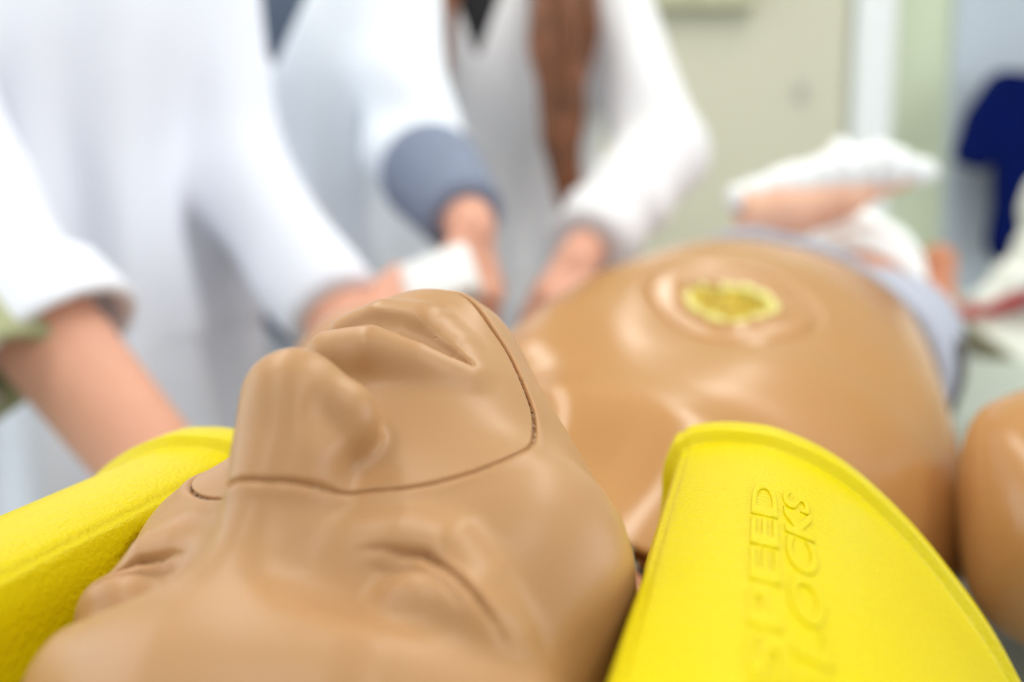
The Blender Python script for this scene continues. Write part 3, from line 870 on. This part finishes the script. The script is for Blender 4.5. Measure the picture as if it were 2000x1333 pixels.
# person with long brown hair, behind the manikin's chest
p3 = (-.045, 1.78)
a3l = (np.array([.18, 1.72, 1.385]), at(1292, 300, 1.53), at(1125, 512, 1.24))
a3r = (np.array([-.18, 1.72, 1.385]), np.array([-.235, 1.80, 1.11]), np.array([-.20, 1.77, .87]))
pr3, wor3, RX3, RY3, coat3 = make_person('person', 'person with long brown hair in a white coat over a black top', p3, math.pi - .05, 1.0, .08,
    [a3r, a3l], [((.05, .0, -1), (-.9, -.2, 0), -1, .3, .08), ((-.3, -.6, -.45), (.2, -.3, .8), -1, .5, .08)],
    COATG, (.80, .90), HAIRB, DARK, TROU, .010, 23, vdepth=.175, vwid=.065, coat_fat=1.12, sleeve_r=(.078, .072, .062))
def lock(px, dep, rads, m, parent, seed):
    rs = np.random.RandomState(seed); pts = [at(x, y, dp) for (x, y), dp in zip(px, dep)]
    strands = []
    for k in range(46):
        a = rs.rand() * 6.28; u = math.sqrt(rs.rand()); tw = rs.rand() * 3 + 1
        st = []
        for i, p in enumerate(pts):
            r = rads[i] * u; st.append(p + np.array([math.cos(a + tw * i * .25) * r, math.sin(a + tw * i * .25) * r * .55, 0]))
        strands.append((st, .0055 + .003 * rs.rand()))
    # smooth each strand and sweep a tapering tube
    V = []; Q = []
    for st, r in strands:
        st = np.array(st); n = 28; tt = np.linspace(0, len(st) - 1, n)
        c = np.stack([interp(tt, np.arange(len(st)), st[:, i]) for i in range(3)], 1)
        c[:, 0] += .004 * np.sin(tt * 4 + r * 3000)
        b = len(V)
        for i in range(n):
            rr = r * (1 - .75 * (i / (n - 1)) ** 2)
            for j in range(6): V.append(c[i] + rr * np.array([math.cos(j * 1.047), math.sin(j * 1.047), 0]))
        for i in range(n - 1):
            for j in range(6): Q.append((b + i * 6 + j, b + i * 6 + (j + 1) % 6, b + i * 6 + 6 + (j + 1) % 6, b + i * 6 + 6 + j))
    return mesh_np('hair_lock', np.array(V), np.array(Q), m, parent)
lock([(1040, -255), (1085, -165), (1100, 0), (1098, 120), (1095, 240), (1105, 340), (1108, 420)], [1.74, 1.68, 1.56, 1.53, 1.51, 1.49, 1.48], [.04, .055, .056, .048, .036, .024, .008], HAIRB, pr3, 1)
lock([(905, -255), (875, -165), (850, 0), (845, 130), (850, 240)], [1.74, 1.69, 1.62, 1.58, 1.56], [.03, .045, .035, .028, .012], HAIRB, pr3, 2)
q = on_front(coat3, at(1010, 192, 1.60), (0, 1, 0)); knob('button', q, (0, -1, 0), .011, BTNB, pr3)

# white dressing pack held between the two near pairs of hands
bm = bmesh.new(); box_bm(bm, (0, 0, 0), (.075, .03, .060), 0, .006)
pk = obj_bm('dressing_pack', bm, MATS['white_gauze'], None, True); pk.matrix_world = Matrix.Translation(Vector(at(862, 550, .93))) @ Matrix.Rotation(-.35, 4, 'Y') @ Matrix.Rotation(-.7, 4, 'X')
tag(pk, 'small white dressing pack held by the hands above the manikin', 'dressing pack')

# ------------------------------------------------------------------ room fittings and things on the far side
ax_ = math.atan2(BB[0], BB[1])
def rbox(name, u0, u1, v0, v1, w0, w1, m, parent=None, bev=.004):
    c = BN + BU * (u0 + u1) / 2 + BB * (v0 + v1) / 2 + np.array([0, 0, (w0 + w1) / 2])
    return box(name, tuple(c), (u1 - u0, v1 - v0, w1 - w0), m, parent, -ax_, bev)
PAD = mat('grey_green_vinyl', srgb(176, 186, 176), rough=.5, bump=.2, bscale=150)
LEGS = mat('table_leg_steel', srgb(170, 172, 170), rough=.35, metal=1)
tb = empty('treatment_table', (BN[0], BN[1], 0), 'padded treatment table under the manikin', 'table')
rbox('pad', -.30, .25, -.42, 1.14, -.06, -.002, PAD, tb, .015)
rbox('frame', -.28, .23, -.40, 1.12, -.11, -.062, LEGS, tb)
for u in (-.26, .21):
    for v in (-.38, 1.10): rbox('leg', u - .02, u + .02, v - .02, v + .02, -TOP, -.112, LEGS, tb)

# cream door, white frame, pale green wall, blue-grey locker
DOORM = mat('cream_door_paint', srgb(208, 204, 184), rough=.6, noise=.02, nscale=4)
def xat(px, y): return (px - 1000) / FPX * (y * math.cos(PIT))
dx = at(1663, 250, YB - .06)[0]
d1 = box('door_1', (dx - .52, YB - .02, 1.04), (1.0, .05, 2.08), DOORM, None, 0, .004); tag(d1, kind='structure')
box('door_plate', (at(1555, 185, YB)[0], YB - .05, at(1555, 185, YB)[2]), (.035, .012, .06), MATS['steel'], d1, 0, .003)
tr = box('trim_1', (dx + .068, YB - .03, 1.06), (.136, .09, 2.12), WHITE, None, 0, .004); tag(tr, kind='structure')

WC = mat('grey_green_cabinet_paint', srgb(190, 188, 160), rough=.6)
zc_ = at(1380, 16, 3.17)[2]; x0_, x1_ = at(1225, 0, 3.17)[0], at(1478, 0, 3.17)[0]
wc = empty('wall_cabinet', ((x0_ + x1_) / 2, 3.15, zc_), 'grey green wall cabinet high up beside the cream door', 'cabinet')
box('body', ((x0_ + x1_) / 2, 3.235, zc_ + .30), (x1_ - x0_, .10, .60), WC, wc, 0, .004)
for k in (0, 1):
    dd = box('door', (x0_ + (x1_ - x0_) * (.25 + .5 * k), 3.172, zc_ + .30), ((x1_ - x0_) / 2 - .006, .018, .585), WC, wc, 0, .004)
    box('handle', (x0_ + (x1_ - x0_) * (.44 + .12 * k), 3.155, zc_ + .12), (.012, .018, .09), STEEL, dd, 0, .003)

LOCK = mat('blue_grey_door_paint', srgb(196, 206, 220), rough=.45)
lx0 = at(1862, 200, YB - .05)[0]
lk = box('door_2', (lx0 + .45, YB - .02, 1.04), (.90, .05, 2.08), LOCK, None, 0, .006); tag(lk, kind='structure')
box('door_handle', (lx0 + .82, YB - .07, 1.02), (.12, .03, .025), STEEL, lk, 0, .004)

# pale counter along the back wall with a cardboard box
MINT = mat('pale_mint_laminate', srgb(214, 230, 220), rough=.4)
ct = empty('counter', (1.12, 2.95, 0), 'low counter with a pale mint top against the pale green wall', 'counter')
box('top', (1.12, 2.94, TOP - .075), (.54, .58, .03), MINT, ct, 0, .004)
box('body', (1.12, 2.96, .355), (.50, .52, .70), GREENW, ct, 0, .004)
for k in (0, 1): box('door', (1.0 + .24 * k, 2.69, .37), (.235, .018, .62), GREENW, ct, 0, .004)
CARD = mat('cardboard', srgb(206, 172, 112), rough=.85, noise=.08, nscale=30)
CARDD = mat('cardboard_edge', srgb(150, 112, 54), rough=.85)
bx = empty('cardboard_box', (at(1795, 520, 3.0)[0], 3.0, TOP - .06), 'small cardboard box on the pale mint counter', 'box')
cx_ = at(1790, 520, 3.0)[0]
box('carton', (cx_, 3.02, TOP - .06 + .0555), (.15, .12, .11), CARD, bx, 0, .003)
box('flap', (cx_ + .080, 3.02, TOP - .06 + .0575), (.006, .116, .106), CARDD, bx, 0, .001)

# side table on the right
OLIVE = mat('olive_table_edge', srgb(120, 104, 66), rough=.6)
TT_ = mat('white_table_top', srgb(238, 240, 232), rough=.4)
sa = math.atan2(.21, .68); su = np.array([math.cos(sa), -math.sin(sa), 0]); sv = np.array([math.sin(sa), math.cos(sa), 0]); s0 = np.array([1.0, 1.72, 0])
def sbox(name, u0, u1, v0, v1, z0, z1, m, parent, bev=.003):
    c = s0 + su * (u0 + u1) / 2 + sv * (v0 + v1) / 2 + np.array([0, 0, (z0 + z1) / 2])
    return box(name, tuple(c), (u1 - u0, v1 - v0, z1 - z0), m, parent, -sa, bev)
st_ = empty('side_table', tuple(s0 + su * .4 + sv * .4), 'white topped side table with an olive edge at the right', 'table')
sbox('top', 0, .8, 0, .84, TOP - .092, TOP - .08, TT_, st_)
sbox('apron', .006, .794, .006, .834, TOP - .15, TOP - .092, OLIVE, st_)
for u in (.02, .75):
    for v in (.02, .79): sbox('leg', u, u + .035, v, v + .035, 0, TOP - .15, STEEL, st_)

REDM = mat('red_strap_webbing', srgb(206, 40, 56), rough=.6, bump=.4, bscale=300)
def wnets(name, f, lo, hi, h, m, parent=None):
    V, Q = nets(f, lo, hi, h); return mesh_np(name, V, Q, m, parent)
# red strap rolled up on the table edge
rp = [s0 + sv * (.62 + .03 * k) + su * (.005 + .042 * k) + np.array([0, 0, TOP - .058 + .006 * k]) for k in range(5)]
ro = wnets('red_strap', lambda P: np.maximum(chain(P, rp, [.020, .023, .023, .024, .020], .01) - .002 * np.sin(P[:, 0] * 160), TOP - .0795 - P[:, 2]), np.min(rp, 0) - .05, np.max(rp, 0) + .05, .005, REDM)
tag(ro, 'crumpled red strap on the far corner of the white topped side table', 'strap')

# white bundled sheet on the side table
bp = [at(1912, 588, 2.15), at(1965, 545, 2.15), at(2045, 480, 2.15), at(2078, 400, 2.16), at(2160, 390, 2.2)]
br = [.018, .030, .058, .085, .12]
bp0 = [np.array([p[0], p[1], max(p[2], TOP - .08 + r)]) for p, r in zip(bp, br)]
def bundle(P):
    d = chain(P, bp0, br, .03)
    d = smin(d, cap(P, bp0[2] + [.10, 0, -.08], bp0[4] - [0, 0, .16], .09, .14), .06)
    d = d - .005 * np.sin(P[:, 0] * 50 + 30 * P[:, 2]) * np.sin(P[:, 2] * 40 + 3)
    return np.maximum(d, TOP - .0795 - P[:, 2])
SHEET = mat('white_bedsheet', srgb(240, 240, 232), rough=.9)
bo = wnets('sheet_bundle', bundle, np.min(bp0, 0) - [.2, .2, .35], np.max(bp0, 0) + [.2, .2, .2], .008, SHEET)
tag(bo, 'bulky white sheet bundle heaped on the side table before the blue top', 'sheet')

# dark blue scrub top on a hanger on the door
NAVY = mat('dark_blue_cotton', srgb(0, 18, 84), rough=.8, spec=.1, noise=.25, nscale=12, bump=.4, bscale=40)
bd = 3.08
sh0 = empty('scrub_top', tuple(at(2040, 330, bd)), 'dark blue short sleeved scrub top hanging on the blue grey door at the right', 'shirt')
def pz(x, y, dd=0): return at(x, y, bd + dd)
def scrub(P):
    sl = chain(P, [pz(1962, 178), pz(1925, 235), pz(1903, 300)], [.068, .070, .066])
    ax = pz(1903, 300) - pz(1935, 225); ax = ax / np.linalg.norm(ax)
    sl = smax(sl, (P - pz(1893, 325)) @ ax, .008)
    sr = chain(P, [pz(2120, 178), pz(2160, 240), pz(2185, 300)], [.068, .070, .066])
    bdy = chain(P, [pz(2000, 200), pz(2000, 300), pz(1990, 410), pz(1978, 470)], [.096, .096, .085, .085])
    bdr = chain(P, [pz(2085, 200), pz(2085, 300), pz(2080, 470)], [.096, .096, .096])
    d = smin(smin(bdy, bdr, .05), smin(sl, sr, .01), .03)
    yy = (P[:, 1] - bd)
    d = np.maximum(d, np.abs(yy - .012 * np.sin(P[:, 0] * 45 + P[:, 2] * 14)) - .040)
    zt_ = pz(2000, 110)[2]; zb = pz(1915, 530)[2]
    d = smax(d, zb + .35 * (P[:, 0] - pz(1915, 530)[0]) - P[:, 2], .01)
    return smax(d, -sph(P, pz(2042, 95), .085), .01)
wnets('shirt_cloth', scrub, pz(1850, 60) - [0, .15, .88], pz(2250, 60) + [0, .15, .06], .008, NAVY, sh0)
def hang(P):
    d = chain(P, [pz(1960, 170), pz(2042, 112), pz(2125, 170)], [.006, .006, .006])
    d = np.minimum(d, chain(P, [pz(2042, 112), pz(2042, 80), pz(2050, 66, .03), pz(2050, 72, .10), pz(2050, 72, .168)], [.003] * 5))
    return d
wnets('hanger', hang, pz(1940, 40) - [0, .05, .4], pz(2150, 40) + [0, .26, .02], .004, STEEL, sh0)

# bandaged limb model lying across the lap
LD = 1.05
lb = empty('limb_model', tuple(at(1600, 440, LD)), 'flesh coloured limb model topped with a white wrapped dressing beyond the belly', 'limb model')
LIMB = mat('peach_limb_vinyl', srgb(238, 186, 156), rough=.5, sss=.15, noise=.08, nscale=20)
def lp(x, y, dd=0): return at(x, y, LD + dd)
def flesh(P):
    d = chain(P, [lp(1440, 420), lp(1530, 410), lp(1640, 385), lp(1735, 352), lp(1790, 345)], [.030, .032, .026, .014, .010], .01)
    d = smin(d, chain(P, [lp(1470, 432, .03), lp(1600, 412, .03)], [.026, .022]), .02)
    c = lp(1446, 420); ax = lp(1530, 405) - c; ax /= np.linalg.norm(ax)
    return smax(d, -(P - c) @ ax, .006)
wnets('limb', flesh, lp(1440, 420) - .08, lp(1800, 330) + .08, .004, LIMB, lb)
def dress(P):
    d = chain(P, [lp(1445, 388), lp(1540, 362), lp(1640, 338), lp(1720, 325), lp(1795, 335), lp(1820, 338)], [.017, .022, .026, .026, .014, .008], .01)
    d = smin(d, chain(P, [lp(1455, 395, .04), lp(1600, 352, .04), lp(1720, 335, .03)], [.015, .022, .02]), .02)
    d = smin(d, chain(P, [lp(1634, 330), lp(1640, 300), lp(1645, 276)], [.018, .0125, .007]), .012)
    return d - .0015 * np.sin(P[:, 0] * 240 + P[:, 2] * 80)
wnets('dressing', dress, lp(1435, 420) - .06, lp(1830, 270) + .07, .004, GAUZE, lb)

# ceiling lamps
for i, (x, y) in enumerate(LAMPS):
    r = empty('ceiling_lamp', (x, y, 2.72), 'long white ceiling lamp panel overhead', 'lamp', 'ceiling lamp panels')
    box('housing', (x, y, 2.742), (.34, 1.24, .034), WHITE, r, 0, .004)
    box('diffuser', (x, y, 2.718), (.30, 1.18, .012), LAMPM, r, 0, .003)
